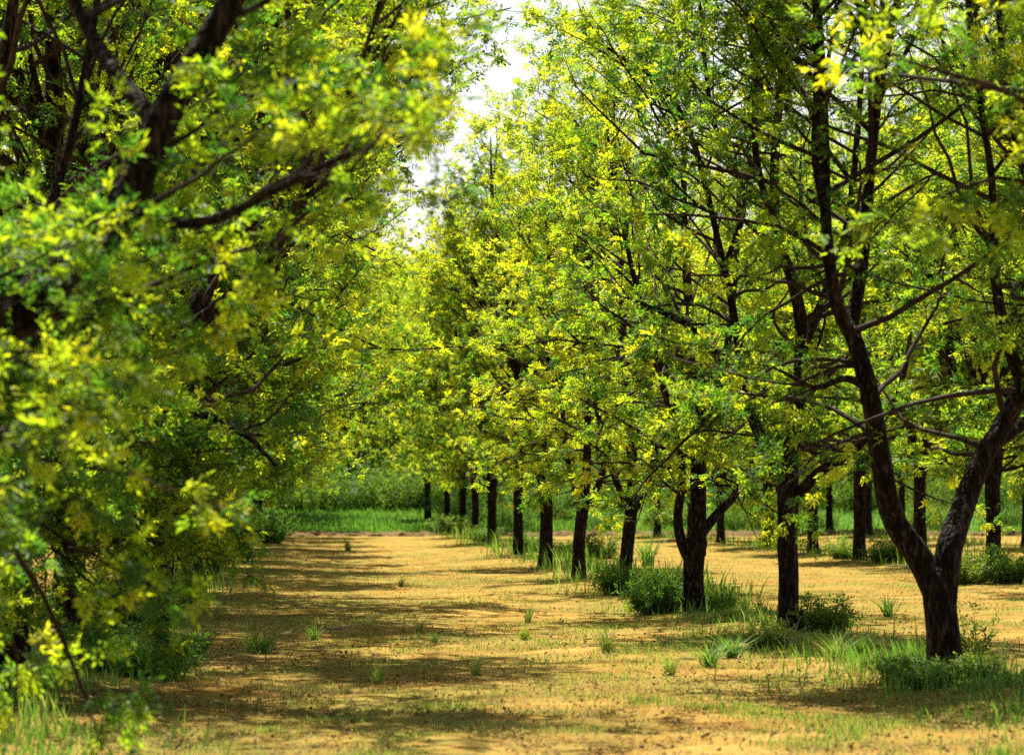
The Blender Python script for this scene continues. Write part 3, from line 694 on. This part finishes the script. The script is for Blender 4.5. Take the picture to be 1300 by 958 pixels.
def ico(): 
    t = (1 + 5 ** .5) / 2
    v = nrm(np.array([(-1, t, 0), (1, t, 0), (-1, -t, 0), (1, -t, 0), (0, -1, t), (0, 1, t), (0, -1, -t), (0, 1, -t), (t, 0, -1), (t, 0, 1), (-t, 0, -1), (-t, 0, 1)], float))
    f = np.array([(0, 11, 5), (0, 5, 1), (0, 1, 7), (0, 7, 10), (0, 10, 11), (1, 5, 9), (5, 11, 4), (11, 10, 2), (10, 7, 6), (7, 1, 8), (3, 9, 4), (3, 4, 2), (3, 2, 6), (3, 6, 8), (3, 8, 9), (4, 9, 5), (2, 4, 11), (6, 2, 10), (8, 6, 7), (9, 8, 1)])
    return v, f
iv, jf = ico()
n = 22000; y = np.exp(r.uniform(math.log(19), math.log(120), n)); x = view_x(y, r)
k = r.random(n) < .15 + np.exp(-(rowd(x) / .8) ** 2) * .85; x, y = x[k], y[k]; n = len(x)
sz = r.uniform(.006, .022, n); P = np.stack([x, y, hgt(x, y) + sz * .3], 1)
V = P[:, None] + iv[None] * sz[:, None, None] * r.uniform(.6, 1.3, (n, 12, 1)) * np.array([1, 1, .7])
T = (np.arange(n) * 12)[:, None, None] + jf[None]
tag(obj("soil_clods", mk_mesh("soil_clods", V.reshape(-1, 3), tris=T.reshape(-1, 3)), [CLOD]), "small crumbs and clods of soil under the tree rows", "clods", kind="stuff")

n = 150000; y = np.exp(r.uniform(math.log(19), math.log(110), n)); x = view_x(y, r)
k = r.random(n) < np.clip((vnoise(x, y, .9, 31) * .6 + vnoise(x, y, .3, 32) * .5 - .38) * 4, .05, 1); x, y = x[k], y[k]; n = len(x)
a = r.uniform(0, 6.28, n); l = r.uniform(.012, .05, n); w_ = l * r.uniform(.06, .30, n); b = np.stack([x, y, hgt(x, y) + r.uniform(.004, .03, n)], 1)
dv = np.stack([np.cos(a), np.sin(a), r.normal(.1, .35, n)], 1) * l[:, None]; sv = np.stack([-np.sin(a), np.cos(a), r.normal(0, .5, n)], 1) * w_[:, None]
V = np.stack([b, b + dv * .5 + sv, b + dv, b + dv * .5 - sv], 1).reshape(-1, 3); o4 = (np.arange(n) * 4)[:, None]
T = np.concatenate([o4 + [0, 1, 2], o4 + [0, 2, 3]], 1).reshape(-1, 3)
LITTER = leaf_material("dry_litter", [(0, (.07, .035, .015)), (.5, (.26, .17, .06)), (1, (.36, .26, .11))], [(0, (.07, .035, .015)), (1, (.4, .3, .12))], .15, .0)
tag(obj("leaf_litter", mk_mesh("leaf_litter", V, tris=T, attrs=np.repeat(r.random(n), 2)), [LITTER]), "dry straw and leaf litter strewn over the soil", "litter", kind="stuff")

def stick(px, py, L, ang, rad, label, rise=.03):
    g = on_ground(px, py); z = float(hgt(g[0], g[1])); d = np.array([math.cos(ang), math.sin(ang), 0]); s = np.array([-d[1], d[0], 0])
    pts = [(*(g + d * L * (t - .5) + s * .05 * math.sin(t * 5))[:2], z + rad * .6 + rise * t, rad * (1 - .5 * t)) for t in (0, .25, .5, .75, 1)]
    p = resample(pts, .05); q = p[6:7, :3] if len(p) > 7 else p[1:2, :3]
    A = Acc(); A.add(*tubes(p[None, :, :3], p[None, :, 3], 6, .05, r))
    f = p[len(p) // 2]; tw = np.array([[f[:3], f[:3] + (d * .6 + s * .5) * L * .18 + [0, 0, .02], f[:3] + (d * .9 + s * .9) * L * .25 + [0, 0, .03]]])
    A.add(*tubes(tw, np.array([[.5, .4, .2]]) * rad, 5))
    return tag(obj("fallen_stick", A.mesh("fallen_stick"), [DEADWOOD]), label, "stick", "fallen sticks on the soil")
stick(1252, 817, .42, .05, .010, "pale straight stick on the soil right of the V-forked trunk")
stick(770, 806, .35, -.1, .008, "thin pale stick lying above the long-bladed tuft")
stick(437, 801, .38, .1, .014, "short dark stick on the shaded left soil")
stick(1150, 722, .9, .1, .02, "long stick by the second-row weeds")
# broken stump with jagged top beside the slim trunk, and dry stems
g = on_ground(1012, 812); A = Acc()
for k in range(7):
    a = k * .9; h = (.30, .16, .24, .12, .2, .1, .27)[k]; b = np.array([math.cos(a) * .07, math.sin(a) * .07, 0])
    A.add(*tubes(np.array([[b + [0, 0, -.05], b * .9 + [0, 0, h * .5], b * .7 + [0, 0, h]]]), np.array([[.055, .045, .006]]), 6, .08, r))
tag(obj("broken_stump", A.mesh("broken_stump", False), [BARK], loc=(g[0], g[1], float(hgt(g[0], g[1])))), "small jagged broken stump at the foot of the slim trunk", "stump")
g = on_ground(990, 826); n = 26; rr_ = np.random.default_rng(4); a = rr_.uniform(0, 6.28, n)
S = branch_paths(np.stack([np.cos(a) * .1, np.sin(a) * .05, 0 * a], 1), np.stack([np.cos(a) * .8, np.sin(a) * .5, .5 + rr_.random(n)], 1), rr_.uniform(.15, .42, n), 5, rr_, up=-.2, wob=.25)
A = Acc(); A.add(*tubes(S, np.full((n, 5), .006) * np.linspace(1, .4, 5), 4))
tag(obj("dead_brush", A.mesh("dead_brush"), [DEADWOOD], loc=(g[0], g[1], float(hgt(g[0], g[1])))), "small heap of dry brown stems before the broken stump", "brush")

# ------------------------------------------------------------------ light
SUN_EL, SUN_AZ = RAD(66), RAD(-9)
S = Vector((math.sin(SUN_AZ) * math.cos(SUN_EL), math.cos(SUN_AZ) * math.cos(SUN_EL), math.sin(SUN_EL)))
ld = bpy.data.lights.new("sun", 'SUN'); ld.energy = 5.0; ld.angle = RAD(.5); ld.color = (1, .95, .86)
lo = bpy.data.objects.new("sun", ld); scene.collection.objects.link(lo); lo.rotation_euler = S.to_track_quat('Z', 'Y').to_euler()
w = bpy.data.worlds.new("World"); scene.world = w; w.use_nodes = True; N = w.node_tree.nodes; L = w.node_tree.links
bg = N["Background"]; sky = N.new('ShaderNodeTexSky'); sky.sky_type = 'NISHITA'; sky.sun_disc = False
sky.sun_elevation = SUN_EL; sky.sun_rotation = SUN_AZ; sky.dust_density = 3.0; sky.air_density = 1.0; sky.altitude = 300
tcw = N.new('ShaderNodeTexCoord'); sxyz = N.new('ShaderNodeSeparateXYZ'); L.new(tcw.outputs['Generated'], sxyz.inputs[0])
hz = ramp(N, [(.17, (1, 1, 1)), (.26, (0, 0, 0))]); L.new(sxyz.outputs['Z'], hz.inputs[0])
cn = N.new('ShaderNodeTexNoise'); cn.inputs['Scale'].default_value = 3; cn.inputs['Detail'].default_value = 6; L.new(tcw.outputs['Generated'], cn.inputs[0])
cl = ramp(N, [(.40, (.75, .75, .75)), (.65, (1, 1, 1))]); L.new(cn.outputs[0], cl.inputs[0])
fm = N.new('ShaderNodeMath'); fm.operation = 'MULTIPLY'; L.new(hz.outputs[0], fm.inputs[0]); L.new(cl.outputs[0], fm.inputs[1])
wm = N.new('ShaderNodeMixRGB'); L.new(fm.outputs[0], wm.inputs[0]); L.new(sky.outputs[0], wm.inputs[1]); wm.inputs[2].default_value = (11.5, 11.6, 12.4, 1)
L.new(wm.outputs[0], bg.inputs[0]); bg.inputs[1].default_value = .045

vs = scene.view_settings; vs.view_transform = 'Standard'; vs.look = 'None'; vs.exposure = 1.42; vs.gamma = 1; vs.use_curve_mapping = False
cy = scene.cycles; cy.max_bounces = 3; cy.diffuse_bounces = 1; cy.transmission_bounces = 2; cy.glossy_bounces = 2; cy.use_denoising = False
cy.sample_clamp_indirect = 6
